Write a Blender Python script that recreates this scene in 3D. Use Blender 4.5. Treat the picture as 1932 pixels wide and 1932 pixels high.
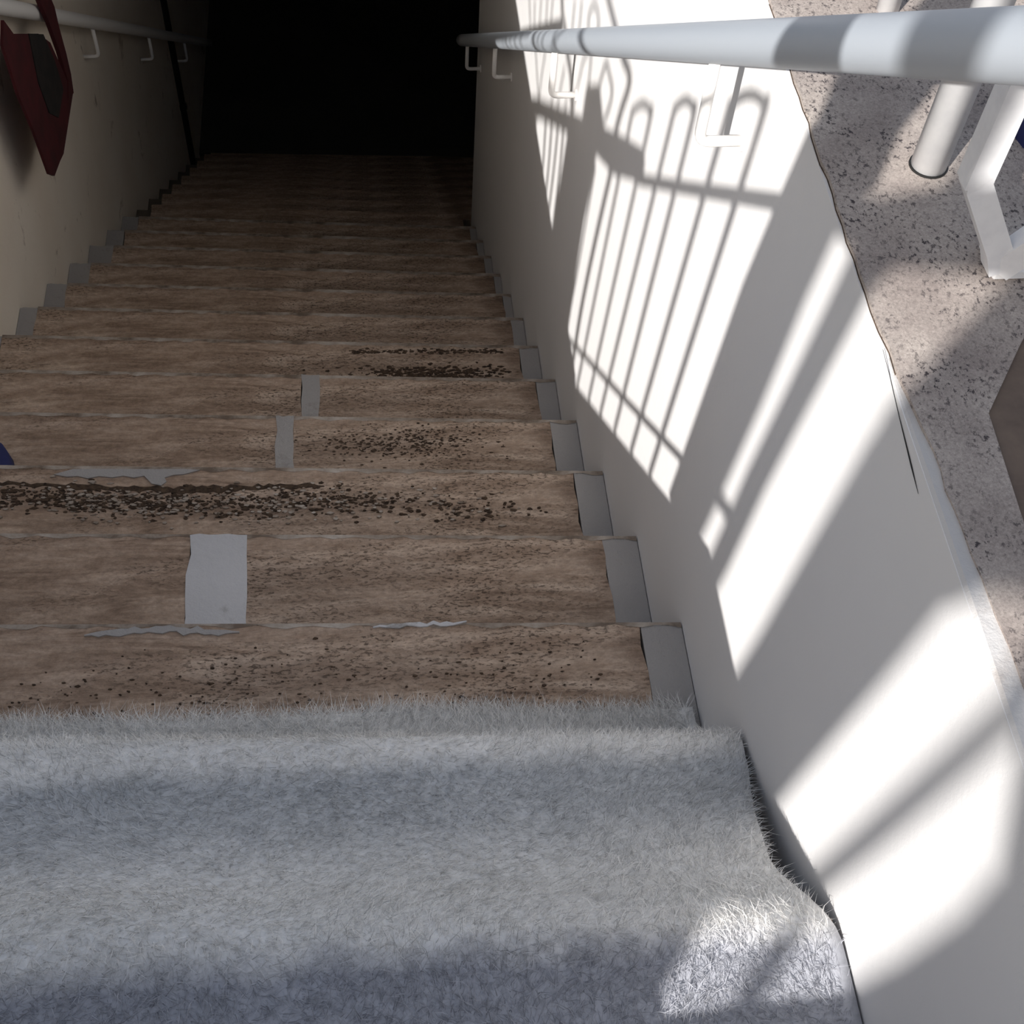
import bpy, bmesh, math, random
import numpy as np
from mathutils import Vector, Matrix

# ---------------------------------------------------------------- clearing
for o in list(bpy.data.objects): bpy.data.objects.remove(o, do_unlink=True)
scn = bpy.context.scene
COL = scn.collection
random.seed(7)

# ---------------------------------------------------------------- camera
cd = bpy.data.cameras.new('camera'); cam = bpy.data.objects.new('camera', cd); COL.objects.link(cam)
right = Vector((0.99418, -0.09286, 0.05462)); down = Vector((-0.04490, -0.81800, -0.57346)); fwd = Vector((0.09793, 0.56767, -0.81741))
m = Matrix((right, -down, -fwd)).transposed().to_4x4(); m.translation = Vector((-0.44641, -0.67966, 1.51987))
cam.matrix_world = m
cd.sensor_width = 36.0; cd.lens = 36.0*2456.5/1932.0; cd.clip_start = 0.02; cd.clip_end = 200
scn.camera = cam
scn.view_settings.view_transform = 'Standard'; scn.view_settings.look = 'None'
scn.view_settings.exposure = 0.27; scn.view_settings.gamma = 1.0
scn.view_settings.use_curve_mapping = False

# ---------------------------------------------------------------- light
SUN = Vector((1.0, 1.2, -0.96))
sl = bpy.data.lights.new('sun', 'SUN'); so = bpy.data.objects.new('sun', sl); COL.objects.link(so)
so.rotation_euler = SUN.to_track_quat('-Z', 'Y').to_euler(); so.location = (-4, -5, 5)
sl.energy = 5.9; sl.angle = math.radians(0.53); sl.color = (1.0, 0.965, 0.93)
w = bpy.data.worlds.new('sky'); scn.world = w; w.use_nodes = True
nt = w.node_tree; bg = nt.nodes['Background']
sky = nt.nodes.new('ShaderNodeTexSky'); sky.sky_type = 'NISHITA'; sky.sun_disc = False
sky.sun_elevation = math.radians(31.6); sky.sun_rotation = math.atan2(-SUN.x, -SUN.y)
sky.air_density = 1.0; sky.dust_density = 3.0
mix = nt.nodes.new('ShaderNodeMixRGB'); mix.inputs[0].default_value = 0.35; mix.inputs[2].default_value = (5.6, 5.9, 6.5, 1)
nt.links.new(sky.outputs[0], mix.inputs[1]); nt.links.new(mix.outputs[0], bg.inputs[0])
bg.inputs[1].default_value = 0.096

# ---------------------------------------------------------------- materials
def mat(name, rough=0.8, base=(0.5, 0.5, 0.5)):
    m = bpy.data.materials.new(name); m.use_nodes = True
    b = m.node_tree.nodes['Principled BSDF']; b.inputs['Roughness'].default_value = rough
    b.inputs['Base Color'].default_value = (*base, 1)
    return m, m.node_tree, b
def N(t, typ, **kw):
    n = t.nodes.new(typ)
    for k, v in kw.items(): setattr(n, k, v)
    return n
def coords(t, scale=(1, 1, 1), kind='Object'):
    c = N(t, 'ShaderNodeTexCoord'); mp = N(t, 'ShaderNodeMapping'); mp.inputs['Scale'].default_value = scale
    t.links.new(c.outputs[kind], mp.inputs[0]); return mp.outputs[0]
def noise(t, vec, scale, detail=6, rough=0.6, dist=0.0):
    n = N(t, 'ShaderNodeTexNoise'); n.inputs['Scale'].default_value = scale; n.inputs['Detail'].default_value = detail
    n.inputs['Roughness'].default_value = rough; n.inputs['Distortion'].default_value = dist
    t.links.new(vec, n.inputs['Vector']); return n.outputs['Fac']
def ramp(t, fac, stops):
    r = N(t, 'ShaderNodeValToRGB'); e = r.color_ramp.elements
    while len(e) < len(stops): e.new(0.5)
    for el, (p, c) in zip(e, stops):
        el.position = p; el.color = (*c, 1) if len(c) == 3 else c
    t.links.new(fac, r.inputs[0]); return r.outputs[0]
def mixc(t, a, b, fac, mode='MIX'):
    x = N(t, 'ShaderNodeMixRGB', blend_type=mode)
    for i, v in ((0, fac), (1, a), (2, b)):
        if isinstance(v, (int, float)): x.inputs[i].default_value = v
        elif isinstance(v, tuple): x.inputs[i].default_value = (*v, 1)
        else: t.links.new(v, x.inputs[i])
    return x.outputs[0]
def bump(t, b, h, strength=0.3, dist=0.01):
    n = N(t, 'ShaderNodeBump'); n.inputs['Strength'].default_value = strength; n.inputs['Distance'].default_value = dist
    t.links.new(h, n.inputs['Height']); t.links.new(n.outputs[0], b.inputs['Normal'])
G1 = lambda v: (v, v, v)

def wall_mat(name, c0, c1, stain=None, stainpos=0.7, bs=0.25):
    m, t, b = mat(name, 0.85); v = coords(t)
    f = noise(t, v, 2.2, 5); col = ramp(t, f, [(0.3, c0), (0.7, c1)])
    f2 = noise(t, v, 60, 4, 0.7)
    if stain:
        s = noise(t, v, 5.5, 8, 0.72, 0.4); k = ramp(t, s, [(stainpos-0.06, G1(0)), (stainpos+0.05, G1(1))])
        col = mixc(t, col, stain, k)
    t.links.new(col, b.inputs['Base Color']); bump(t, b, f2, bs, 0.004); return m
M = {}
M['wall_white'] = wall_mat('white_wall_paint', (0.73, 0.72, 0.712), (0.765, 0.755, 0.745), (0.64, 0.615, 0.59), 0.74, 0.12)
M['wall_left'] = wall_mat('stained_cream_wall_paint', (0.84, 0.74, 0.61), (0.90, 0.82, 0.70), (0.34, 0.26, 0.18), 0.66, 0.3)
M['plaster'] = wall_mat('plaster', (0.31, 0.29, 0.275), (0.38, 0.36, 0.34), (0.24, 0.21, 0.185), 0.64, 0.7)
M['pale_plaster'] = wall_mat('pale_plaster', (0.46, 0.45, 0.45), (0.60, 0.59, 0.59), (0.26, 0.24, 0.22), 0.66, 0.5)
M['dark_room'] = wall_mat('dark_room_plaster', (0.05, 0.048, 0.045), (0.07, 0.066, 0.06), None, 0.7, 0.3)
M['concrete'] = wall_mat('step_concrete', (0.10, 0.08, 0.06), (0.16, 0.13, 0.10), None, 0.7, 0.6)
M['lip'] = wall_mat('lip_plaster', (0.50, 0.49, 0.48), (0.60, 0.585, 0.57), (0.40, 0.37, 0.35), 0.62, 0.4)
M['ground'] = wall_mat('ground_paving', (0.30, 0.25, 0.21), (0.42, 0.36, 0.31), (0.20, 0.15, 0.12), 0.62, 0.5)

# travertine treads : brown, banded along x, pitted
m, t, b = mat('brown_travertine', 0.75)
v = coords(t, (0.16, 1.5, 1.5)); vp = coords(t, (0.5, 1.2, 1.0)); vq = coords(t, (0.45, 1.3, 1.3))
f = noise(t, v, 16, 12, 0.66, 0.9); fq = noise(t, vq, 20, 9, 0.72, 0.5)
fm = mixc(t, f, fq, 0.45)
col = ramp(t, fm, [(0.35, (0.13, 0.078, 0.048)), (0.46, (0.31, 0.215, 0.150)), (0.55, (0.44, 0.325, 0.240)), (0.68, (0.60, 0.47, 0.365))])
g = noise(t, coords(t, (0.5, 2.2, 1.5)), 4.0, 5, 0.6, 0.3); col = mixc(t, col, (0.12, 0.070, 0.042), ramp(t, g, [(0.52, G1(0)), (0.70, G1(0.8))]))
zone = ramp(t, noise(t, coords(t, (0.6, 1.8, 1)), 5.0, 4, 0.6), [(0.44, G1(0)), (0.62, G1(1))])
fine = noise(t, vp, 210, 3, 0.65)
pits = ramp(t, fine, [(0.36, G1(1)), (0.46, G1(0))])
pz = mixc(t, pits, zone, 1.0, 'MULTIPLY')
col = mixc(t, col, (0.05, 0.028, 0.016), mixc(t, pz, (0.8, 0.8, 0.8), 1.0, 'MULTIPLY'))
gr = ramp(t, noise(t, coords(t, (0.6, 1, 1)), 120, 5, 0.85), [(0.3, G1(0.62)), (0.7, G1(1.38))])
col = mixc(t, col, gr, 0.8, 'MULTIPLY')
t.links.new(col, b.inputs['Base Color'])
hh = mixc(t, fm, pz, 0.5, 'SUBTRACT'); bump(t, b, hh, 0.7, 0.005); M['stone'] = m
m, t, b = mat('worn_pale_stone_edge', 0.7); v = coords(t, (0.6, 1, 1))
col = ramp(t, noise(t, v, 14, 6, 0.7), [(0.38, (0.14, 0.10, 0.07)), (0.5, (0.30, 0.245, 0.195)), (0.68, (0.50, 0.44, 0.38))])
t.links.new(col, b.inputs['Base Color']); M['edge'] = m

# speckled coping
m, t, b = mat('speckled_terrazzo', 0.8); v = coords(t)
base = ramp(t, noise(t, v, 9, 6, 0.6), [(0.35, (0.29, 0.245, 0.22)), (0.65, (0.46, 0.405, 0.36))])
z = ramp(t, noise(t, v, 16, 4, 0.6), [(0.36, G1(0.1)), (0.58, G1(1))])
s1 = ramp(t, noise(t, coords(t, (1.0, 0.75, 1)), 210, 4, 0.75), [(0.395, G1(1)), (0.46, G1(0))]); s1 = mixc(t, s1, z, 1.0, 'MULTIPLY')
col = mixc(t, base, (0.05, 0.04, 0.042), s1)
col = mixc(t, col, ramp(t, noise(t, v, 420, 4, 0.8), [(0.3, G1(0.55)), (0.7, G1(1.35))]), 0.8, 'MULTIPLY')
t.links.new(col, b.inputs['Base Color']); bump(t, b, s1, -0.6, 0.002); M['terrazzo'] = m
m, t, b = mat('brown_paving_slab', 0.8); v = coords(t)
col = ramp(t, noise(t, v, 12, 6, 0.6), [(0.3, (0.10, 0.072, 0.058)), (0.6, (0.19, 0.14, 0.105)), (0.75, (0.28, 0.19, 0.12))])
t.links.new(col, b.inputs['Base Color']); M['paving'] = m

m, t, b = mat('blue_white_metal_paint', 0.42, (0.44, 0.48, 0.525)); M['rail'] = m
v = coords(t); bump(t, b, noise(t, v, 30, 3), 0.05, 0.002)
m, t, b = mat('white_metal_paint', 0.5, (0.80, 0.80, 0.80)); M['white_metal'] = m
v = coords(t); t.links.new(ramp(t, noise(t, v, 40, 4), [(0.3, (0.74, 0.74, 0.75)), (0.6, (0.82, 0.82, 0.82))]), b.inputs['Base Color'])
m, t, b = mat('cream_bracket_paint', 0.6, (0.84, 0.82, 0.79)); M['bracket'] = m
v = coords(t); bump(t, b, noise(t, v, 80, 3), 0.1, 0.002)
m, t, b = mat('iron_fence_paint', 0.5, (0.55, 0.56, 0.58)); M['fence'] = m
v = coords(t); bump(t, b, noise(t, v, 80, 3), 0.1, 0.002)
m, t, b = mat('dark_red_cloth', 0.9); v = coords(t)
t.links.new(ramp(t, noise(t, v, 12, 5), [(0.3, (0.034, 0.0012, 0.002)), (0.7, (0.070, 0.003, 0.006))]), b.inputs['Base Color']); M['red'] = m
m, t, b = mat('black_cloth', 0.9); v = coords(t)
t.links.new(ramp(t, noise(t, v, 25, 5, 0.7), [(0.42, (0.006, 0.005, 0.004)), (0.70, (0.022, 0.014, 0.012))]), b.inputs['Base Color']); M['black'] = m
m, t, b = mat('navy_cloth', 0.85); v = coords(t)
t.links.new(ramp(t, noise(t, v, 18, 4), [(0.3, (0.010, 0.014, 0.07)), (0.7, (0.022, 0.030, 0.14))]), b.inputs['Base Color']); M['navy'] = m
m, t, b = mat('black_rubber', 0.6, (0.01, 0.01, 0.01)); v = coords(t); bump(t, b, noise(t, v, 60, 3), 0.2, 0.002); M['pipe'] = m
m, t, b = mat('dark_dirt', 0.95); v = coords(t)
t.links.new(ramp(t, noise(t, v, 90, 4, 0.7), [(0.35, (0.018, 0.009, 0.004)), (0.65, (0.09, 0.055, 0.032))]), b.inputs['Base Color']); M['dirt'] = m
def carpet_mat(name, lo, mid, hi, sc, fib=False):
    """grey nap; shade on the flat tread is painted darker and bluer, noise breaks its border"""
    m, t, b = mat(name, 0.9); v = coords(t)
    f = noise(t, v, sc, 4, 0.7); nap_tone = ramp(t, f, [(0.3, lo), (0.55, mid), (0.75, hi)])
    k = 0.58; shade_tone = ramp(t, f, [(0.3, tuple(c*k*q for c, q in zip(lo, (0.93, 0.96, 1.07)))), (0.55, tuple(c*k*q for c, q in zip(mid, (0.93, 0.96, 1.07)))), (0.75, tuple(c*0.50*q for c, q in zip(hi, (0.94, 0.97, 1.05))))])  # flat tread in shade, darkened in the base colour
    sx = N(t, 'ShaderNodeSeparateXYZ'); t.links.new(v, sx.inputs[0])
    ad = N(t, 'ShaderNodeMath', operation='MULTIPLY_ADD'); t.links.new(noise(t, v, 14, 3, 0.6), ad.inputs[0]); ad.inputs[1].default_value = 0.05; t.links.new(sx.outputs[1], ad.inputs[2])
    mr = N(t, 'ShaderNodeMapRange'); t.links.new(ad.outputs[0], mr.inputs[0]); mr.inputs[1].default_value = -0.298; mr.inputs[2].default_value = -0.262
    col = mixc(t, shade_tone, nap_tone, mr.outputs[0])
    # shade of the hollow behind the first nosing, painted as a greyer band
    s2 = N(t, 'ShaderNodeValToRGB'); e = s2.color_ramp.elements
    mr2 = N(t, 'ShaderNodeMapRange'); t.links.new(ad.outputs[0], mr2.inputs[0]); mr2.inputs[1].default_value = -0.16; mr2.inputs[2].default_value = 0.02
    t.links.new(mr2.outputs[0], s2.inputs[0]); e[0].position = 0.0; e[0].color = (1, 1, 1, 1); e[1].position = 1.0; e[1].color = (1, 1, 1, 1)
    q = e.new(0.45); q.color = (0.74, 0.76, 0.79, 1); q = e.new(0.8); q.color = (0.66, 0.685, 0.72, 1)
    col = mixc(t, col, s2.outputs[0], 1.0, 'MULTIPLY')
    if fib:
        gm = N(t, 'ShaderNodeNewGeometry'); col = mixc(t, col, ramp(t, gm.outputs['Random Per Island'], [(0.0, G1(0.55)), (0.55, G1(1.0)), (1.0, G1(1.14))]), 1.0, 'MULTIPLY')
        tr = N(t, 'ShaderNodeBsdfTranslucent'); t.links.new(col, tr.inputs[0]); ms = N(t, 'ShaderNodeMixShader'); ms.inputs[0].default_value = 0.30
        t.links.new(b.outputs[0], ms.inputs[1]); t.links.new(tr.outputs[0], ms.inputs[2]); t.links.new(ms.outputs[0], t.nodes['Material Output'].inputs[0])
    t.links.new(col, b.inputs['Base Color']); return m
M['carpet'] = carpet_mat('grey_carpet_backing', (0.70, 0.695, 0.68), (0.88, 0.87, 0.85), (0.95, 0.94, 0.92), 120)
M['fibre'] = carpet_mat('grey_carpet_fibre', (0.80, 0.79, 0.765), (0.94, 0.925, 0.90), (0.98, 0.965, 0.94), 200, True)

# ---------------------------------------------------------------- helpers
def tag(o, label=None, cat=None, group=None, kind=None):
    if label: o['label'] = label
    if cat: o['category'] = cat
    if group: o['group'] = group
    if kind: o['kind'] = kind
    return o
def empty(name, loc, label=None, cat=None, group=None, kind=None):
    o = bpy.data.objects.new(name, None); COL.objects.link(o); o.location = loc; o.empty_display_size = 0.1
    return tag(o, label, cat, group, kind)
def origin(p):
    v = Vector((0, 0, 0))
    while p: v += p.location; p = p.parent
    return v
def obj(name, bm, material, parent=None, smooth=False, loc=None):
    """bm in world coordinates; the mesh is stored relative to its origin"""
    org = Vector(loc) if loc is not None else (origin(parent) if parent else Vector((0, 0, 0)))
    bmesh.ops.translate(bm, verts=bm.verts, vec=-org)
    bmesh.ops.recalc_face_normals(bm, faces=bm.faces)
    me = bpy.data.meshes.new(name); bm.to_mesh(me); bm.free()
    if smooth:
        for p in me.polygons: p.use_smooth = True
    me.materials.append(M[material])
    o = bpy.data.objects.new(name, me); COL.objects.link(o)
    if parent:
        o.parent = parent; o.location = org - origin(parent)
    else: o.location = org
    return o
def struct(name, bm, material, **k):
    o = obj(name, bm, material, **k); o['kind'] = 'structure'; return o
def box(bm, a, c):
    x0, y0, z0 = a; x1, y1, z1 = c
    v = [bm.verts.new(p) for p in ((x0,y0,z0),(x1,y0,z0),(x1,y1,z0),(x0,y1,z0),(x0,y0,z1),(x1,y0,z1),(x1,y1,z1),(x0,y1,z1))]
    for f in ((0,1,2,3),(4,5,6,7),(0,1,5,4),(1,2,6,5),(2,3,7,6),(3,0,4,7)): bm.faces.new([v[i] for i in f])
def prism(bm, pts, axis, a, c):
    """polygon in the plane normal to axis ('x','y','z'), extruded from a to c"""
    def P(p, d):
        return {'x': (d, p[0], p[1]), 'y': (p[0], d, p[1]), 'z': (p[0], p[1], d)}[axis]
    A = [bm.verts.new(P(p, a)) for p in pts]; B = [bm.verts.new(P(p, c)) for p in pts]
    bm.faces.new(A); bm.faces.new(B[::-1]); n = len(pts)
    for i in range(n): bm.faces.new((A[i], A[(i+1) % n], B[(i+1) % n], B[i]))
def tube(bm, pts, r, seg=10, cap=True, square=False):
    pts = [Vector(p) for p in pts]; rings = []
    up = None
    for i, p in enumerate(pts):
        d = (pts[min(i+1, len(pts)-1)] - pts[max(i-1, 0)]).normalized()
        if up is None:
            ref = Vector((0, 0, 1)) if abs(d.z) < 0.9 else Vector((1, 0, 0)); up = (ref - d*ref.dot(d)).normalized()
        else: up = (up - d*up.dot(d)).normalized()
        s = d.cross(up); rr = r[i] if isinstance(r, (list, tuple)) else r
        ring = []
        for k in range(seg):
            a = 2*math.pi*(k+0.5)/seg; ring.append(bm.verts.new(p + rr*(math.cos(a)*up + math.sin(a)*s)))
        rings.append(ring)
    for a, b2 in zip(rings, rings[1:]):
        for k in range(seg): bm.faces.new((a[k], a[(k+1) % seg], b2[(k+1) % seg], b2[k]))
    if cap: bm.faces.new(rings[0][::-1]); bm.faces.new(rings[-1])
def arc(p0, p1, p2, n=6):
    p0, p1, p2 = Vector(p0), Vector(p1), Vector(p2)
    return [((1-t)**2)*p0 + 2*t*(1-t)*p1 + t*t*p2 for t in [i/n for i in range(n+1)]]
def bevel(bm, w, seg=2):
    bmesh.ops.bevel(bm, geom=list(bm.edges), offset=w, segments=seg, affect='EDGES', profile=0.6)
B = bmesh.new

# ---------------------------------------------------------------- stair numbers
D_, R_, W_ = 0.29, 0.19406, 1.467      # going, rise, width
SK, TL = -0.03356, -0.04136            # skew and cross fall of the treads
ZG = 0.68                              # ground level beside the stair
def sp(x, y, z): return (x, y + SK*x, z + TL*x)   # a point of the stair in world space

# ---------------------------------------------------------------- walls, floors
b = B(); box(b, (0.0, -3.0, -4.6), (0.9, 3.70, 0.674)); struct('wall_right', b, 'wall_white')
b = B(); box(b, (-1.767, -0.53, -4.6), (-W_, 9.0, 0.70)); struct('wall_left', b, 'wall_left')
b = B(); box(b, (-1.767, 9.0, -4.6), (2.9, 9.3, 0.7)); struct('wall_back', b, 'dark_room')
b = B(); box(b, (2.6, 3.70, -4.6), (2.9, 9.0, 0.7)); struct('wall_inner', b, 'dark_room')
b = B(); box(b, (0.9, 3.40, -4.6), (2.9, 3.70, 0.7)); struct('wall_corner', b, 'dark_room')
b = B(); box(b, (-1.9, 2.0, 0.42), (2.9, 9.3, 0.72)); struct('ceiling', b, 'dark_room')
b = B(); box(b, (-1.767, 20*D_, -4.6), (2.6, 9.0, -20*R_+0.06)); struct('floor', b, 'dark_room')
# ground around the stairwell
b = B(); box(b, (-12, -12, 0.2), (-1.767, 12, ZG)); box(b, (-1.767, -12, 0.2), (-0.68, -0.533, ZG))
box(b, (-0.68, -12, 0.2), (0.0, -0.955, ZG)); box(b, (0.0, -12, 0.2), (12, -3.0, ZG)); struct('ground', b, 'ground')
b = B(); box(b, (0.9, -3.0, 0.2), (12, 3.2, 0.674)); struct('ground', b, 'ground')

# terrazzo coping strip on the right wall, its nose follows the painted edge
edge = [(-3.0,0.03),(-0.6,0.024),(-0.40,0.021),(-0.272,0.019),(-0.213,0.016),(-0.179,0.014),(-0.113,0.012),(-0.053,0.012),(-0.001,0.008),(0.035,0.006),
        (0.111,0.0005),(0.20,0.001),(0.29,0.002),(0.439,0.003),(0.579,0.006),(1.2,0.006),(3.3,0.006)]
far = [(3.3,0.42),(1.2,0.40),(0.55,0.34),(0.30,0.27),(0.157,0.20),(0.06,0.125),(-0.016,0.072),(-0.13,0.066),(-0.4,0.07),(-3.0,0.10)]
rng = random.Random(3); fine = []
for (y0, x0), (y1, x1) in zip(edge, edge[1:]):
    n = max(1, int(abs(y1-y0)/0.02)) if y0 > -0.7 and y1 < 1.0 else 1
    for i in range(n):
        u = i/n; fine.append((x0+(x1-x0)*u + (rng.uniform(-0.0012, 0.0022) if n > 1 else 0), y0+(y1-y0)*u))
fine.append((edge[-1][1], edge[-1][0]))
b = B(); prism(b, fine + [(x, y) for y, x in far], 'z', 0.640, ZG); struct('trim_1', b, 'terrazzo')
b = B(); prism(b, [(x-0.001, y) for y, x in far][::-1] + [(0.9, 3.3), (0.9, -3.0)], 'z', 0.640, 0.676)
struct('paving', b, 'paving')
# painted render lip that rolls over the wall edge
b = B()
prev = None
for y in [i*0.03 for i in range(-30, 3)]:
    t_ = max(0, min(1, (0.05-y)/0.12)); r = 0.004+0.010*t_; h = 0.0040*t_
    ring = [b.verts.new((x, y, z)) for x, z in ((0.0005, 0.60), (0.0002, 0.6736), (0.0035, 0.6739+h*0.8), (r+0.008, 0.6740+h), (r+0.008, 0.60))]
    if prev:
        for k in range(4): b.faces.new((prev[k], prev[k+1], ring[k+1], ring[k]))
    prev = ring
struct('trim_2', b, 'lip')
b = B(); tube(b, [(-0.0006, 0.062, 0.678), (-0.0008, 0.035, 0.675), (-0.0008, 0.014, 0.671), (-0.0009, -0.01, 0.667), (-0.0009, -0.030, 0.664), (-0.0009, -0.055, 0.660), (-0.0008, -0.080, 0.656)], [0.0002, 0.0003, 0.0003, 0.0004, 0.0006, 0.0007, 0.0002], 6)
struct('wall_crack', b, 'pipe')
b = B(); tube(b, [(x-0.0003, y, 0.6748) for x, y in fine if 0.03 < y < 1.0], 0.0006, 5); struct('coping_joint', b, 'dirt')

# ---------------------------------------------------------------- staircase
stairs = empty('staircase', (-W_/2, 0, 0), 'flight of worn brown travertine steps going down into the dark between two white walls', 'stairs')
# joint: (x centre, width, material) for steps whose two slabs show a filled joint ; right/left slab ends
joints = {2: (-0.730, 0.090, -0.735, 'pale_plaster'), 4: (-0.655, 0.034, -0.655, 'plaster'), 5: (-0.612, 0.038, -0.617, 'plaster')}
rend = {1: -0.066, 2: -0.065, 3: -0.062, 4: -0.063, 5: -0.052, 6: -0.055, 7: -0.042, 8: -0.030, 9: -0.026}
lend = {6: -1.43, 7: -1.416, 8: -1.403, 9: -1.397, 10: -1.381}
rng = random.Random(11)
def slab(bm, x0, x1, y0, y1, zt, th, wob=0.0025, jag0=False, jag1=False):
    """stone slab with slightly wavy worn front edge; sides may be chipped"""
    n = max(6, int((x1-x0)/0.03)); xs = [x0+(x1-x0)*i/n for i in range(n+1)]
    fr = [y1 + rng.uniform(-wob, wob*0.5) for _ in xs]
    m_ = 7; pts = [(x, f) for x, f in zip(xs, fr)]
    def side(x, ja):
        return [(x + (rng.uniform(-0.004, 0.004) if ja else 0), y1+(y0-y1)*k/m_) for k in range(1, m_)]
    poly = pts + side(x1, jag1) + [(x1, y0), (x0, y0)] + [(p[0], p[1]) for p in side(x0, jag0)][::-1]
    dz = lambda x, y: zt + TL*x
    top = [bm.verts.new((x, y+SK*x, dz(x, y))) for x, y in poly]; bot = [bm.verts.new((x, y+SK*x, dz(x, y)-th)) for x, y in poly]
    bm.faces.new(top); bm.faces.new(bot[::-1]); L = len(poly)
    for i in range(L): bm.faces.new((top[i], top[(i+1) % L], bot[(i+1) % L], bot[i]))
for k in range(-1, 21):
    y0, y1, z = (k-1)*D_, k*D_, -k*R_
    xr = -0.001 if k < 14 else 2.59
    if k == -1: y0 = -0.955
    b = B(); c = [sp(-W_+0.001, y0, 0), sp(xr, y0, 0), sp(xr, y1-0.008, 0), sp(-W_+0.001, y1-0.008, 0)]
    vt = [b.verts.new((p[0], p[1], z-0.026+TL*p[0])) for p in c]; vb = [b.verts.new((p[0], p[1], z-R_-0.10+TL*p[0])) for p in c]
    b.faces.new(vt); b.faces.new(vb[::-1])
    for i in range(4): b.faces.new((vt[i], vt[(i+1) % 4], vb[(i+1) % 4], vb[i]))
    step = obj('step', b, 'concrete', stairs, loc=(-W_/2, y1, z))
    if k == 0 or k == -1:
        b = B(); slab(b, -W_+0.004, -0.004, y0+0.01, y1, z, 0.026); obj('tread_slab', b, 'stone', step); continue
    x_r = rend.get(k, -0.03 if k < 14 else 2.55); x_l = lend.get(k, -1.44 if k < 6 else -1.40)
    if k < 13:
        # plastered strips between slab and walls
        b = B(); slab(b, x_r+0.001, -0.0015, y0, y1-0.003, z-0.001, 0.025); obj('plaster_strip', b, 'plaster', step)
        b = B(); slab(b, -W_+0.0015, x_l-0.001, y0, y1-0.003, z-0.001, 0.025); obj('plaster_strip', b, 'plaster', step)
    if k in joints:
        jx, jw, jx2, jm = joints[k]
        b = B(); slab(b, x_l, jx-jw/2-0.001, y0, y1, z, 0.026, jag1=True); obj('tread_slab', b, 'stone', step)
        b = B(); slab(b, jx+jw/2+0.001, x_r, y0, y1, z, 0.026, jag0=True, jag1=True); obj('tread_slab', b, 'stone', step)
        b = B(); slab(b, jx-jw/2-0.003, jx+jw/2+0.003, y0, y1+0.001, z+0.0012, 0.024, jag0=True, jag1=True)
        o = obj('joint_filler', b, jm, step); tag(o, 'pale mortar strip filling the joint between two slabs')
    else:
        b = B(); slab(b, x_l, x_r, y0, y1, z, 0.026, jag0=True, jag1=True); obj('tread_slab', b, 'stone', step)
    if k < 13:   # worn pale arris of the nosing
        b = B(); prev = None; n = 70
        for i in range(n+1):
            x = x_l + (-0.002-x_l)*i/n; wd = 0.0042 + 0.0028*math.sin(i*1.7+k) + rng.uniform(-0.001, 0.002) + 0.0009*k
            wd = max(wd, 0.0015)
            ring = [b.verts.new((x, y1-wd+SK*x, z+0.0006+TL*x)), b.verts.new((x, y1+SK*x+0.0006, z+0.0004+TL*x)), b.verts.new((x, y1+SK*x+0.001, z-0.008+TL*x))]
            if prev:
                for q in range(2): b.faces.new((prev[q], prev[q+1], ring[q+1], ring[q]))
            prev = ring
        tag(obj('worn_edge', b, 'edge', step), 'pale worn edge of the step')
# chips of pale mortar, cracks full of dirt on the third, second and lower steps
def blob_poly(bm, pts, k, th, lift=0.0):
    """pts (x, y) world on tread k"""
    z = -k*R_
    top = [bm.verts.new((x, y, z+TL*x+th+lift)) for x, y in pts]; bot = [bm.verts.new((x*1.0, y, z+TL*x-0.004)) for x, y in pts]
    bm.faces.new(top); n = len(pts)
    for i in range(n): bm.faces.new((top[i], top[(i+1) % n], bot[(i+1) % n], bot[i]))
def step_obj(k): return [c for c in stairs.children if c.name.startswith('step')][k+1]
S3, S2, S1 = step_obj(3), step_obj(2), step_obj(1)
def ragged(x0, x1, yf, thick, seed, n=26):
    r = random.Random(seed); up = []; lo = []
    for i in range(n+1):
        x = x0+(x1-x0)*i/n; e = min(1, min(i, n-i)/3.0)
        c = yf(x) + r.uniform(-0.0028, 0.0028); h = thick(x)*e*r.uniform(0.45, 1.3)+0.0008
        up.append((x, c+h)); lo.append((x, c-h))
    return up + lo[::-1]
CY = lambda x: 0.868-0.028*(x+1.42)*1.1+0.006*math.sin(9*x)
b = B(); blob_poly(b, ragged(-1.20, -0.56, CY, lambda x: 0.0035+0.003*max(0, math.sin((x+1.1)*6)), 5, 60), 3, 0.0013)
tag(obj('dirt_crack', b, 'dirt', S3), 'dark dirt filled crack across the eroded step')
def crumbs(name, step, k, n, seed, xf, yf, smin, smax, mt, hmax=0.003, label=None):
    r = random.Random(seed); b = B()
    for i in range(n):
        x = xf(r); y = yf(r, x); q = r.uniform(smin, smax)
        if not ((k-1)*D_+0.004 < y-SK*x < k*D_-0.006) or not (-1.40 < x < -0.07): continue
        e = r.uniform(1.2, 2.4); blob_poly(b, [(x+q*math.cos(a)*r.uniform(.6, 1.3)*e, y+q*math.sin(a)*r.uniform(.6, 1.2)) for a in (0, 1.2, 2.4, 3.6, 4.9)], k, r.uniform(0.0008, hmax))
    o = obj(name, b, mt, step); tag(o, label, kind='stuff'); return o
crumbs('dirt_crumbs', S3, 3, 1100, 21, lambda r: r.triangular(-1.40, -0.10, -1.05), lambda r, x: CY(x)-0.032+r.gauss(0, 0.016)-0.012*(x+1.1), 0.0009, 0.0036, 'dirt')
crumbs('stone_crumbs', S3, 3, 420, 22, lambda r: r.triangular(-1.40, -0.15, -0.95), lambda r, x: CY(x)-0.034+r.gauss(0, 0.020)-0.012*(x+1.1), 0.0012, 0.0034, 'edge', 0.005)
crumbs('dirt_crumbs', S1, 1, 300, 23, lambda r: r.uniform(-1.40, -0.12), lambda r, x: 0.205+r.gauss(0, 0.030), 0.0006, 0.0018, 'dirt')
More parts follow.
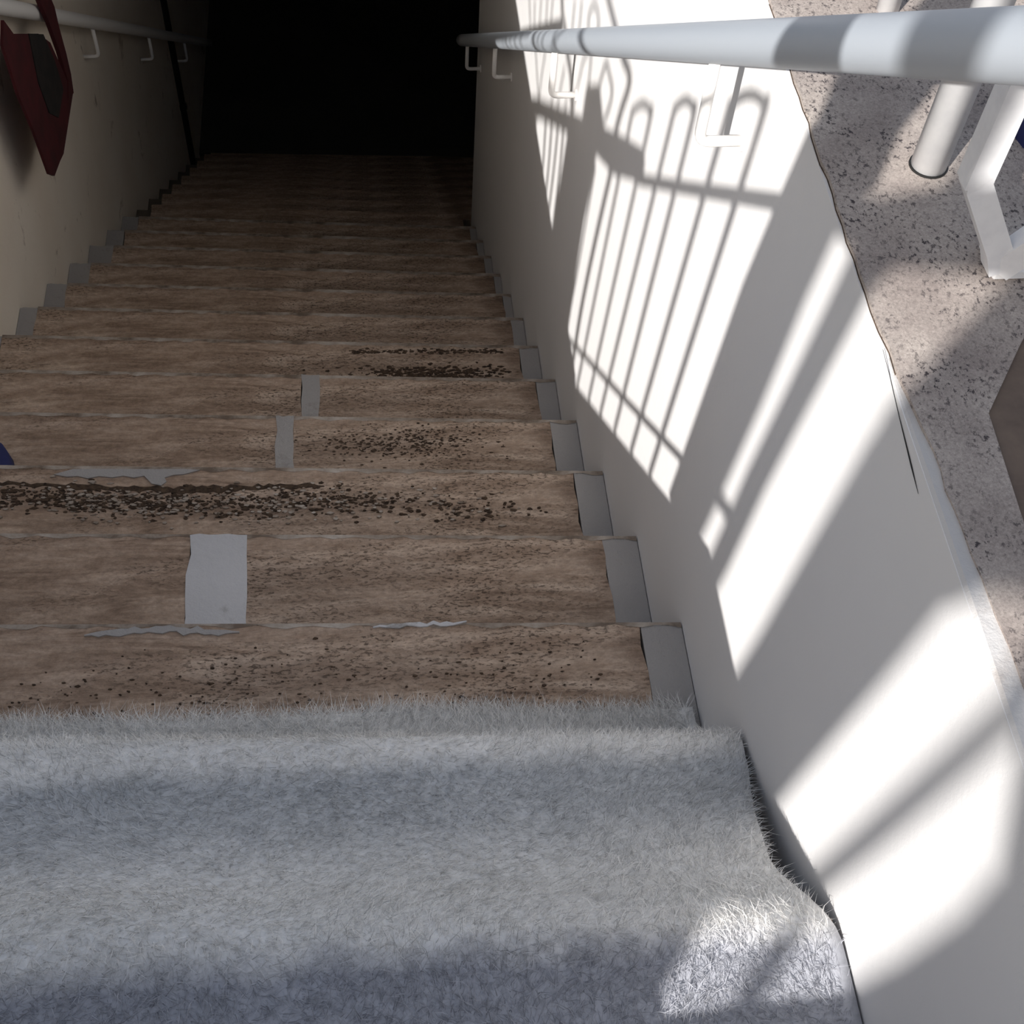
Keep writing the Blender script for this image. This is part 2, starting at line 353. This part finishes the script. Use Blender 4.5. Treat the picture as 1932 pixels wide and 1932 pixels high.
b = B(); blob_poly(b, [(-1.075,0.884),(-1.05,0.878),(-1.03,0.879),(-1.01,0.873),(-0.99,0.878),(-0.965,0.874),(-0.945,0.878),(-0.925,0.873),(-0.905,0.877),(-0.89,0.858),(-0.872,0.853),(-0.862,0.862),(-0.866,0.872),(-0.85,0.878),(-0.83,0.879),(-0.80,0.889),(-0.83,0.892),(-0.9,0.893),(-0.97,0.895),(-1.04,0.896)], 3, 0.003)
tag(obj('mortar_chip', b, 'plaster', S3), 'chipped pale mortar on the eroded nosing')
b = B(); blob_poly(b, ragged(-0.885, -0.665, lambda x: 0.303+0.003*math.sin(30*x), lambda x: 0.0045, 33, 22), 1, 0.003)
tag(obj('mortar_chip', b, 'plaster', S1), 'pale mortar crumbs along the nosing')
b = B(); blob_poly(b, ragged(-0.47, -0.33, lambda x: 0.301, lambda x: 0.0026, 31, 14), 1, 0.003)
tag(obj('mortar_chip', b, 'pale_plaster', S1), 'pale mortar crumbs along the nosing')
S4, S6 = step_obj(4), step_obj(6)
crumbs('damp_specks', S6, 6, 480, 41, lambda r: r.gauss(-0.30, 0.10), lambda r, x: 1.642+r.gauss(0, 0.016), 0.0012, 0.0045, 'dirt', 0.0014)
crumbs('damp_specks', S6, 6, 380, 43, lambda r: r.gauss(-1.18, 0.09), lambda r, x: 1.585+r.gauss(0, 0.016), 0.0015, 0.006, 'dirt', 0.0014)
crumbs('damp_specks', S6, 6, 160, 47, lambda r: r.uniform(-0.52, -0.10), lambda r, x: 1.722+r.gauss(0, 0.004), 0.0015, 0.004, 'dirt', 0.0014)
crumbs('dirt_crumbs', S4, 4, 380, 48, lambda r: r.gauss(-0.40, 0.09), lambda r, x: 1.10+r.gauss(0, 0.022), 0.0008, 0.0026, 'dirt', 0.0014)

# ---------------------------------------------------------------- carpet
def xr_edge(y):
    pts = [(-0.9, -0.003), (-0.34, -0.003), (-0.31, -0.004), (-0.27, -0.018), (-0.20, -0.034), (-0.12, -0.026), (-0.05, -0.010), (0.0, -0.006), (0.01, -0.010), (0.3, -0.012)]
    for (a, p), (c, q) in zip(pts, pts[1:]):
        if a <= y <= c: return p+(q-p)*(y-a)/(c-a)
    return -0.01
prof = [(-1.20, 0.206), (-0.985, 0.206), (-0.60, 0.206), (-0.40, 0.206), (-0.345, 0.206), (-0.318, 0.207), (-0.300, 0.207), (-0.285, 0.201), (-0.262, 0.180), (-0.22, 0.128), (-0.17, 0.092),
        (-0.12, 0.058), (-0.085, 0.038), (-0.055, 0.024), (-0.03, 0.017), (-0.012, 0.014), (0.002, 0.009), (0.012, -0.002), (0.017, -0.02), (0.021, -0.06), (0.026, -0.11),
        (0.034, -0.150), (0.050, -0.172), (0.075, -0.181), (0.110, -0.185), (0.140, -0.187)]
# resample the profile
P_ = [np.array(p) for p in prof]; S_ = [0]
for a, c in zip(P_, P_[1:]): S_.append(S_[-1]+np.linalg.norm(c-a))
def prof_at(s):
    for i in range(len(S_)-1):
        if s <= S_[i+1]:
            u = (s-S_[i])/(S_[i+1]-S_[i]); return P_[i]*(1-u)+P_[i+1]*u
    return P_[-1]
def carpet_pt(u, s):
    y, z = prof_at(s)
    xr = xr_edge(y); xl = -W_+0.006 + 0*u
    if y < -0.42: xr, xl = -0.004, -0.676 if y < -0.50 else -W_+0.006
    x = xl + (xr-xl)*u
    tt = max(0, (y-0.02))/0.12
    y2 = y + tt*(0.006*math.sin(4.2*x+0.6)+0.006*math.sin(11*x) - 0.026*min(1, max(0, (-0.72-x)/0.3)))          # wavy front hem
    wv = 0.004*math.sin(6*x+3*y)+0.003*math.sin(13*x-20*y)
    hump = math.exp(-((y+0.13)/0.09)**2)*0.010*math.sin(2.0*x+1.0)
    return Vector((x, y2 + SK*x, z + TL*x + (wv*0.5 + hump if y < 0.0 else wv*0.15)))
carpet = empty('carpet', (-W_/2, 0, 0), 'shaggy grey carpet runner draped over the top steps at the bottom of the view', 'carpet')
b = B(); NU, NS = 90, 110; smax = S_[-1]; s0 = S_[1]-0.0
grid = [[b.verts.new(carpet_pt(i/NU, s0+0.05+(smax-s0-0.05)*j/NS)) for i in range(NU+1)] for j in range(NS+1)]
for j in range(NS):
    for i in range(NU): b.faces.new((grid[j][i], grid[j][i+1], grid[j+1][i+1], grid[j+1][i]))
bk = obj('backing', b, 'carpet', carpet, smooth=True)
sm = bk.modifiers.new('thickness', 'SOLIDIFY'); sm.thickness = 0.006; sm.offset = 0.0

def fibres(name, n, seed, uv_range, length, width, mat_name, out=0.0, up=1.0):
    r = np.random.default_rng(seed)
    U = r.uniform(uv_range[0], uv_range[1], n); Ss = r.uniform(uv_range[2], uv_range[3], n)
    # sampled grid of the surface for speed
    GU, GS = 120, 260
    gp = np.array([[carpet_pt(i/GU, s0+0.05+(smax-s0-0.05)*j/GS) for i in range(GU+1)] for j in range(GS+1)])
    fu = U*GU; fs = Ss*GS; iu = np.minimum(fu.astype(int), GU-1); js = np.minimum(fs.astype(int), GS-1); fu = (fu-iu)[:, None]; fs = (fs-js)[:, None]
    p00, p10, p01, p11 = gp[js, iu], gp[js, iu+1], gp[js+1, iu], gp[js+1, iu+1]
    P = (1-fs)*((1-fu)*p00+fu*p10)+fs*((1-fu)*p01+fu*p11)
    T1 = p10-p00; T1 /= np.linalg.norm(T1, axis=1)[:, None]; T2 = p01-p00; T2 /= np.linalg.norm(T2, axis=1)[:, None]
    Nn = np.cross(T1, T2); Nn /= np.linalg.norm(Nn, axis=1)[:, None]; Nn[Nn[:, 2] < 0] *= -1
    # combed direction, varies smoothly over the carpet
    ang = 2.1*np.sin(3.1*P[:, 0]+1.3)+1.2*np.sin(9*P[:, 1]+2.2*P[:, 0]) + 0.8*np.sin(17*P[:, 0]+11*P[:, 1]) + r.normal(0, 0.75, n)
    Dd = np.cos(ang)[:, None]*T1+np.sin(ang)[:, None]*T2
    Dd = Dd*(1-out) + T2*out + T1*(out*0.5*r.normal(0, 1, n))[:, None]; Dd /= np.linalg.norm(Dd, axis=1)[:, None]
    L = length*r.uniform(0.5, 1.4, n)[:, None]; lift = up*r.uniform(0.12, 0.85, n)[:, None]
    curl = (r.normal(0, 0.45, n))[:, None]; Sd = np.cross(Dd, Nn)
    pts = [P-Nn*0.001]
    for q in (0.5, 1.0):
        pts.append(P + Dd*L*q + Nn*(L*lift*q*(1.15-0.45*q)) + Sd*L*curl*q*q)
    side = np.cross(Dd, Nn+0.6*r.normal(0, 1, (n, 3))); side /= np.linalg.norm(side, axis=1)[:, None]
    wd = width*r.uniform(0.6, 1.4, n)[:, None]
    V = np.stack([pts[0]-side*wd*.5, pts[0]+side*wd*.5, pts[1]+side*wd*.45, pts[1]-side*wd*.45, pts[2]], 1).reshape(-1, 3)
    org = np.array(origin(carpet)); V = V-org
    me = bpy.data.meshes.new(name); me.vertices.add(n*5); me.vertices.foreach_set('co', V.astype(np.float32).ravel())
    base = (np.arange(n)*5)[:, None]
    loops = np.concatenate([base+np.array([[0, 1, 2, 3]]), base+np.array([[3, 2, 4]])], 1).ravel()
    me.loops.add(n*7); me.loops.foreach_set('vertex_index', loops.astype(np.int32))
    starts = (np.arange(n)*7)[:, None]+np.array([[0, 4]]); me.polygons.add(n*2)
    me.polygons.foreach_set('loop_start', starts.ravel().astype(np.int32)); me.update(calc_edges=True); me.validate()
    me.materials.append(M[mat_name]); o = bpy.data.objects.new(name, me); COL.objects.link(o); o.parent = carpet; o['kind'] = 'stuff'
    return o
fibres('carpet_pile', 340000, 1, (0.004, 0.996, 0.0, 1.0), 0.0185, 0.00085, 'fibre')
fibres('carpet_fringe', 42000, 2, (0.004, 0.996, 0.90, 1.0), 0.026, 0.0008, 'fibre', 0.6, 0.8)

# ---------------------------------------------------------------- handrails
def handrail(label, xc, xw, y0, y1, zc, r, brk, sgn):
    """inclined tube; zc(y) height of its axis"""
    root = empty('handrail', (xc, y0, zc(y0)), label, 'handrail')
    b = B(); n = 24
    pts = [(xc, y0+(y1-y0)*i/n, zc(y0+(y1-y0)*i/n)) for i in range(n+1)]
    tube(b, pts, r, 28); obj('rail_tube', b, 'rail', root, smooth=True)
    for y in brk:
        zb = zc(y)-r+0.006; ze = 0.52-0.7*(y-0.538); xo = xw - sgn*0.055; rr = 0.0068
        b = B(); path = [Vector((xo, y, zb))] + arc((xo, y, ze+0.016), (xo, y, ze), (xo+sgn*0.014, y, ze), 5) + [Vector((xw+sgn*0.004, y, ze))]
        tube(b, path, rr, 12); br = obj('bracket', b, 'bracket', root, smooth=True)
        b = B(); tube(b, [(xw - sgn*0.004, y, ze), (xw+sgn*0.002, y, ze)], 0.013, 16); obj('wall_flange', b, 'bracket', br)
    return root
zr = lambda y: 0.6555-0.703*(y-0.538)
handrail('thick pale tubular handrail on cream brackets along the sunlit right wall', -0.070, 0.0, -0.95, 3.62, zr, 0.0218, (0.538, 1.60, 2.65, 3.55), 1)
zl = lambda y: -0.728-0.735*(y-2.668)
b = None
lh = empty('handrail', (-1.40, 0.2, zl(0.2)), 'plain tubular handrail on the shaded left wall behind the red pennant', 'handrail')
b = B(); tube(b, [(-1.40, 0.2+i*0.3, zl(0.2+i*0.3)) for i in range(22)], 0.0225, 24); obj('rail_tube', b, 'bracket', lh, smooth=True)
for y in (1.6, 2.35, 3.55, 4.6, 5.6):
    b = B(); z0_, z1_ = zl(y)-0.018, zl(y)-0.14
    tube(b, [Vector((-1.412, y, z0_))] + arc((-1.412, y, z1_+0.02), (-1.412, y, z1_), (-1.43, y, z1_), 4) + [Vector((-1.47, y, z1_))], 0.0068, 10)
    obj('bracket', b, 'bracket', lh, smooth=True)

# ---------------------------------------------------------------- fence across the head of the stair (casts the striped shadow)
YF = -0.53
fence = empty('iron_fence', (-1.35, YF, ZG), 'painted iron fence with hooped bars at the stair head, its shadow striping the right wall', 'fence')
def fp(p): return (p[0], YF, p[1])
def smooth_path(l, n=4):
    if len(l) < 3: return [Vector(fp(p)) for p in l]
    P = [Vector(fp(p)) for p in l]; P = [P[0]*2-P[1]] + P + [P[-1]*2-P[-2]]; out = []
    for i in range(1, len(P)-2):
        for k in range(n):
            t_ = k/n; a, c, d, e = P[i-1], P[i], P[i+1], P[i+2]
            out.append(0.5*((2*c)+(-a+d)*t_+(2*a-5*c+4*d-e)*t_*t_+(-a+3*c-3*d+e)*t_**3))
    out.append(P[-2]); return out
def fbar(name, l, r, sm=True):
    b = B(); tube(b, smooth_path(l) if sm else [Vector(fp(p)) for p in l], r, 8); return obj(name, b, 'fence', fence, smooth=True)
# hooped pairs: up one bar, over, down the other (x at z 1.41 and at the ground)
for (xa, xa0), (xb, xb0) in (((-0.857, -0.935), (-0.958, -1.040)), ((-1.072, -1.147), (-1.155, -1.250)), ((-1.257, -1.345), (-1.360, -1.447))):
    mx = (xa+xb)/2
    fbar('hooped_bar', [(xa0, ZG), ((xa+xa0)/2, 1.04), (xa, 1.395), (xa-0.008, 1.428), (mx, 1.441), (xb+0.008, 1.428), (xb, 1.395), ((xb+xb0)/2, 1.04), (xb0, ZG)], 0.0075)
fbar('fence_bar', [(-1.430, 1.300), (-1.473, 1.10), (-1.504, 0.90), (-1.512, ZG)], 0.011)
fbar('fence_bar', [(-1.545, 1.30), (-1.573, 1.043), (-1.594, 0.88), (-1.60, ZG)], 0.0055)
fbar('top_rail', [(-1.26, 1.288), (-1.03, 1.289), (-0.74, 1.293)], 0.011, False)
fbar('bottom_rail', [(-1.62, 0.790), (-1.119, 0.786), (-0.80, 0.786)], 0.0085, False)
def fpoly(name, pts, th=0.012):
    b = B(); prism(b, pts, 'y', YF-th, YF+th); return obj(name, b, 'fence', fence)
fpoly('shadow_post', [(-0.730, 1.62), (-0.730, 1.50), (-0.752, 1.445), (-0.740, 1.42), (-0.728, 1.387), (-0.753, 1.279), (-0.779, 1.149), (-0.802, 0.942), (-0.831, 0.677), (-0.728, 0.677), (-0.702, 0.90), (-0.692, 1.05), (-0.684, 1.20), (-0.668, 1.30), (-0.634, 1.335), (-0.655, 1.40), (-0.657, 1.62)], 0.016)
# unseen bars and rails added further back towards the sun to cast shadows
TS = 0.75; OX, OY, OZ = -TS, -1.2*TS, 0.96*TS
leaf = empty('shadow_leaf', (-0.60+OX, YF+OY, ZG), 'unseen iron bars and rails added behind the stair head to cast shadows', 'shadow caster')
def gpoly(name, pts, th=0.012):
    b = B(); prism(b, [(x+OX, z+OZ) for x, z in pts], 'y', YF+OY-th, YF+OY+th); return obj(name, b, 'fence', leaf)
gpoly('shadow_bar', [(-0.632, 1.31), (-0.652, 1.178), (-0.669, 1.003), (-0.697, 0.792), (-0.714, 0.68), (-0.83, -0.04), (-0.848, -0.04), (-0.731, 0.68), (-0.713, 0.792), (-0.685, 1.003), (-0.668, 1.178), (-0.648, 1.31)])
gpoly('shadow_stile', [(-0.580, 1.29), (-0.590, 1.20), (-0.613, 1.03), (-0.636, 0.87), (-0.655, 0.677), (-0.77, -0.04), (-0.735, -0.04), (-0.622, 0.677), (-0.602, 0.88), (-0.578, 1.045), (-0.556, 1.19), (-0.545, 1.29)])
gpoly('shadow_rail', [(-0.665, 1.335), (-0.60, 1.300), (-0.52, 1.318), (-0.36, 1.335), (-0.36, 1.212), (-0.45, 1.230), (-0.56, 1.243), (-0.665, 1.285)])
gpoly('shadow_finial', [(-0.56, 1.60), (-0.555, 1.42), (-0.54, 1.31), (-0.505, 1.31), (-0.495, 1.41), (-0.480, 1.60)])
gpoly('lower_rail', [(-0.72, 0.772), (-0.63, 0.775), (-0.63, 0.789), (-0.72, 0.786)])
fpoly('fence_pillar', [(-1.79, 1.40), (-1.809, 1.262), (-1.827, 1.148), (-1.855, 0.95), (-1.88, 0.68), (-1.63, 0.68), (-1.618, 0.967), (-1.603, 1.175), (-1.585, 1.263), (-1.570, 1.38)], 0.03)
fpoly('cross_beam', [(-3.6, 1.55), (-2.228, 1.483), (-1.698, 1.412), (-1.38, 1.365), (-1.256, 1.341), (-1.250, 1.295), (-1.422, 1.300), (-1.565, 1.342), (-1.786, 1.386), (-2.153, 1.434), (-3.6, 1.50)], 0.016)
fpoly('scroll_plate', [(-1.690, 1.497), (-1.593, 1.493), (-1.541, 1.42), (-1.49, 1.369), (-1.628, 1.367), (-1.698, 1.398), (-1.696, 1.457)], 0.006)
fbar('scroll_bar', [(-1.66, 1.73), (-1.61, 1.679), (-1.582, 1.654), (-1.549, 1.624), (-1.462, 1.545), (-1.420, 1.517), (-1.400, 1.493), (-1.404, 1.468), (-1.424, 1.430), (-1.444, 1.37)], 0.011)
fbar('scroll_leaf', [(-1.582, 1.440), (-1.598, 1.48), (-1.586, 1.515), (-1.565, 1.541), (-1.533, 1.512), (-1.503, 1.484), (-1.500, 1.451), (-1.525, 1.410)], 0.0065)
fbar('scroll_leaf', [(-1.735, 1.628), (-1.747, 1.666), (-1.712, 1.686), (-1.67, 1.655), (-1.655, 1.620)], 0.006)
for l in ([(-1.735, 1.628), (-1.69, 1.57), (-1.681, 1.507), (-1.677, 1.475)], [(-1.655, 1.62), (-1.742, 1.57), (-1.762, 1.531), (-1.80, 1.43)],
          [(-1.886, 1.723), (-1.883, 1.657), (-1.87, 1.60)], [(-1.822, 1.713), (-1.818, 1.649), (-1.83, 1.58)],
          [(-2.30, 1.66), (-2.231, 1.549), (-2.183, 1.47)], [(-2.158, 1.62), (-2.181, 1.546), (-2.182, 1.45)], [(-2.016, 1.60), (-2.018, 1.50), (-2.05, 1.43)],
          [(-1.92, 1.56), (-1.945, 1.49), (-1.962, 1.43)], [(-1.862, 1.476), (-1.885, 1.42)],
          [(-2.46, 1.85), (-2.40, 1.74), (-2.35, 1.66)], [(-2.358, 1.80), (-2.335, 1.716), (-2.30, 1.65)], [(-2.27, 1.80), (-2.261, 1.707), (-2.23, 1.64)], [(-2.194, 1.80), (-2.177, 1.696), (-2.158, 1.62)], [(-2.122, 1.80), (-2.118, 1.688), (-2.07, 1.62)]):
    fbar('scroll_bar', l, 0.0055)
fbar('scroll_bar', [(-2.04, 1.80), (-2.0, 1.708), (-1.957, 1.664), (-1.90, 1.589), (-1.85, 1.538), (-1.825, 1.489), (-1.779, 1.40)], 0.012)
for xt, xb in ((-2.074, -2.04), (-2.0, -1.975), (-1.925, -1.93), (-1.867, -1.85)):
    fbar('fence_bar', [(xt, 1.43), ((xt+xb)/2, 1.2), (xb-0.05, ZG)], 0.009)
for i in range(9):
    fbar('fence_bar', [(-2.2-i*0.14, 1.46+i*0.01), (-2.25-i*0.14, ZG)], 0.009)

# unseen post, pole and panel added left of the stair to cast shadows
shade_post = empty('shadow_post', (-1.55, -1.95, ZG), 'unseen leaning post and board added to cast the shadow of the viewer', 'post')
b = B(); prism(b, [(-1.770, ZG), (-1.798, 1.50), (-1.822, 1.68), (-1.845, 1.92), (-1.866, 2.12), (-2.012, 2.12), (-1.996, 1.95), (-1.974, 1.76), (-1.948, 1.53), (-1.925, ZG)][::-1], 'x', -1.575, -1.525); obj('post', b, 'paving', shade_post)  # unseen post, added to cast the shadow of the viewer
b = B(); prism(b, [(-1.866, 2.10), (-1.871, 2.162), (-1.880, 2.192), (-1.897, 2.257), (-1.911, 2.314), (-1.95, 2.45), (-2.30, 2.50), (-2.42, 2.44), (-2.20, 2.27), (-2.082, 2.195), (-2.060, 2.172), (-2.035, 2.156), (-2.012, 2.10)], 'x', -1.575, -1.525); obj('shadow_board', b, 'paving', shade_post)
rod = empty('shadow_pole', (-1.62, -2.07, ZG), 'thin unseen pole added behind the unseen post to cast a shadow line', 'pole')
b = B(); tube(b, [(-1.62, -2.07, ZG), (-1.62, -2.184, 1.725), (-1.62, -2.206, 1.917), (-1.62, -2.228, 2.124), (-1.62, -2.241, 2.262), (-1.62, -2.264, 2.417)], 0.012, 10); obj('pole', b, 'fence', rod, smooth=True)  # unseen pole, added to cast a shadow line
pan = empty('shadow_panel', (-1.55, -2.6, ZG), 'plain unseen panel added beside the unseen pole to cast shade', 'panel')
b = B(); prism(b, [(-2.14, ZG), (-2.236, 1.62), (-2.262, 1.85), (-2.272, 2.01), (-2.267, 2.102), (-2.20, 2.20), (-2.7, 2.5), (-3.6, 2.5), (-3.6, ZG)], 'x', -1.575, -1.525); obj('panel', b, 'paving', pan)  # unseen panel, added to cast shade

# ---------------------------------------------------------------- railing standing on the right coping
post = empty('railing_post', (0.108, 0.300, ZG), 'round white post standing on the speckled coping behind the handrail', 'post')
b = B(); tube(b, [(0.108, 0.300, ZG-0.001), (0.108, 0.300, 1.9)], 0.0178, 28); obj('tube', b, 'white_metal', post, smooth=True)
b = B(); tube(b, [(0.108, 0.300, ZG-0.003), (0.108, 0.300, ZG+0.002)], 0.0195, 24); tag(obj('base_seal', b, 'pipe', post), 'black sealant ring at the foot')
p2 = empty('railing_post', (0.135, 0.560, ZG), 'short cream post end seen above the handrail at the top', 'post')
b = B(); tube(b, [(0.135, 0.560, ZG-0.001), (0.135, 0.560, 1.75)], 0.0125, 20); obj('tube', b, 'white_metal', p2, smooth=True)
zz = empty('bent_railing', (0.128, 0.150, ZG), 'bent white square tube railing with a bolted foot plate at the right edge', 'railing')
def sq(name, pts, r):
    b = B(); tube(b, pts, r, 4); return obj(name, b, 'white_metal', zz)
sq('upright_tube', [(0.076, 0.160, 0.782), (0.076, 0.160, 1.40)], 0.0165)
sq('lower_tube', [(0.076, 0.160, 0.797), (0.078, 0.160, 0.782), (0.120, 0.152, 0.712), (0.129, 0.150, 0.690)], 0.0165)
sq('rising_tube', [(0.129, 0.150, 0.690), (0.150, 0.143, 0.73), (0.215, 0.12, 0.87)], 0.0165)
b = B(); box(b, (0.124, 0.140, ZG), (0.210, 0.185, 0.692)); bevel(b, 0.002, 1); fpz = obj('foot_plate', b, 'white_metal', zz)
for x, y in ((0.131, 0.176), (0.134, 0.160)):
    b = B(); tube(b, [(x, y, 0.690), (x, y, 0.6945)], 0.0028, 8); obj('bolt', b, 'pipe', fpz)

# navy cloth behind the bent railing
bag = empty('navy_cloth', (0.245, 0.36, 0.676), 'navy blue cloth lying behind the bent railing at the right edge', 'cloth')
b = B(); bmesh.ops.create_uvsphere(b, u_segments=28, v_segments=14, radius=1.0)
for vv in b.verts:
    c = vv.co; k = 1+0.13*math.sin(5*c.x+3*c.y)+0.08*math.sin(9*c.z+4*c.x)
    vv.co = Vector((0.262+c.x*0.045*k, 0.34+c.y*0.06*k, 0.675+max(c.z, -0.02)*0.05*k))
obj('folded_cloth', b, 'navy', bag, smooth=True)

# ---------------------------------------------------------------- red pennant on the left handrail
pen = empty('red_pennant', (-1.37, 2.6, -0.9), 'dark red pointed cloth pennant with black centre hanging over the left handrail', 'pennant')
def ypanel(name, pts, x0, x1, mt, lift=0.0):
    b = B(); prism(b, pts, 'x', x0, x1)
    return obj(name, b, mt, pen)
X0 = -1.366
ypanel('red_cloth', [(2.314,-0.592),(2.380,-0.565),(2.43,-0.64),(2.66,-0.80),(2.76,-0.90),(2.80,-1.0),(2.85,-1.13),(2.865,-1.157),(2.575,-1.157),(2.514,-1.136),(2.421,-1.111),(2.377,-1.066),(2.356,-0.902),(2.317,-0.749)], X0-0.004, X0+0.004, 'red')
ypanel('side_strap', [(2.76,-0.76),(2.80,-0.74),(2.874,-0.80),(2.905,-0.88),(2.897,-0.94),(2.900,-1.04),(2.892,-1.107),(2.865,-1.157),(2.78,-1.12),(2.835,-1.09),(2.83,-0.98),(2.80,-0.86)], X0-0.006, X0+0.006, 'red')
ypanel('black_centre', [(2.56,-0.73),(2.70,-0.83),(2.745,-0.95),(2.755,-1.06),(2.62,-1.06),(2.54,-0.98),(2.52,-0.86)], X0+0.003, X0+0.007, 'black')

# ---------------------------------------------------------------- navy bag on the fifth step, black cable on the left wall
nb = empty('navy_bag', (-1.36, 1.07, -0.72), 'dark navy cloth bag resting on a lower step at the left edge', 'bag')
b = B(); bmesh.ops.create_uvsphere(b, u_segments=32, v_segments=18, radius=1.0)
for vv in b.verts:
    c = vv.co; k = 1+0.05*math.sin(6*c.x+4*c.y)+0.04*math.sin(11*c.z)
    fl = 0.10 if c.z > 0 else 0.0
    vv.co = Vector((-1.330+c.x*0.118*k*(1-0.35*max(c.z, 0)), 1.03+c.y*0.085*k, -0.718+max(c.z, 0.0)*0.20*k))
obj('bag_body', b, 'navy', nb, smooth=True)
b = B(); tube(b, arc((-1.38, 1.03, -0.55), (-1.33, 1.03, -0.40), (-1.28, 1.03, -0.55), 10), 0.008, 8); obj('carry_handle', b, 'navy', nb, smooth=True)
cb = empty('black_pipe', (-1.44, 5.42, -3.75), 'thin black vertical pipe on the left wall deep down the stair', 'pipe')
b = B(); tube(b, [(-1.452, 5.42, -3.80), (-1.452, 5.42, 0.30)], 0.017, 12); obj('pipe_run', b, 'pipe', cb, smooth=True)
for z in (-3.2, -2.2, -1.2):
    b = B(); tube(b, [(-1.452, 5.42, z), (-1.452, 5.42, z+0.03)], 0.022, 12); obj('pipe_clip', b, 'pipe', cb)
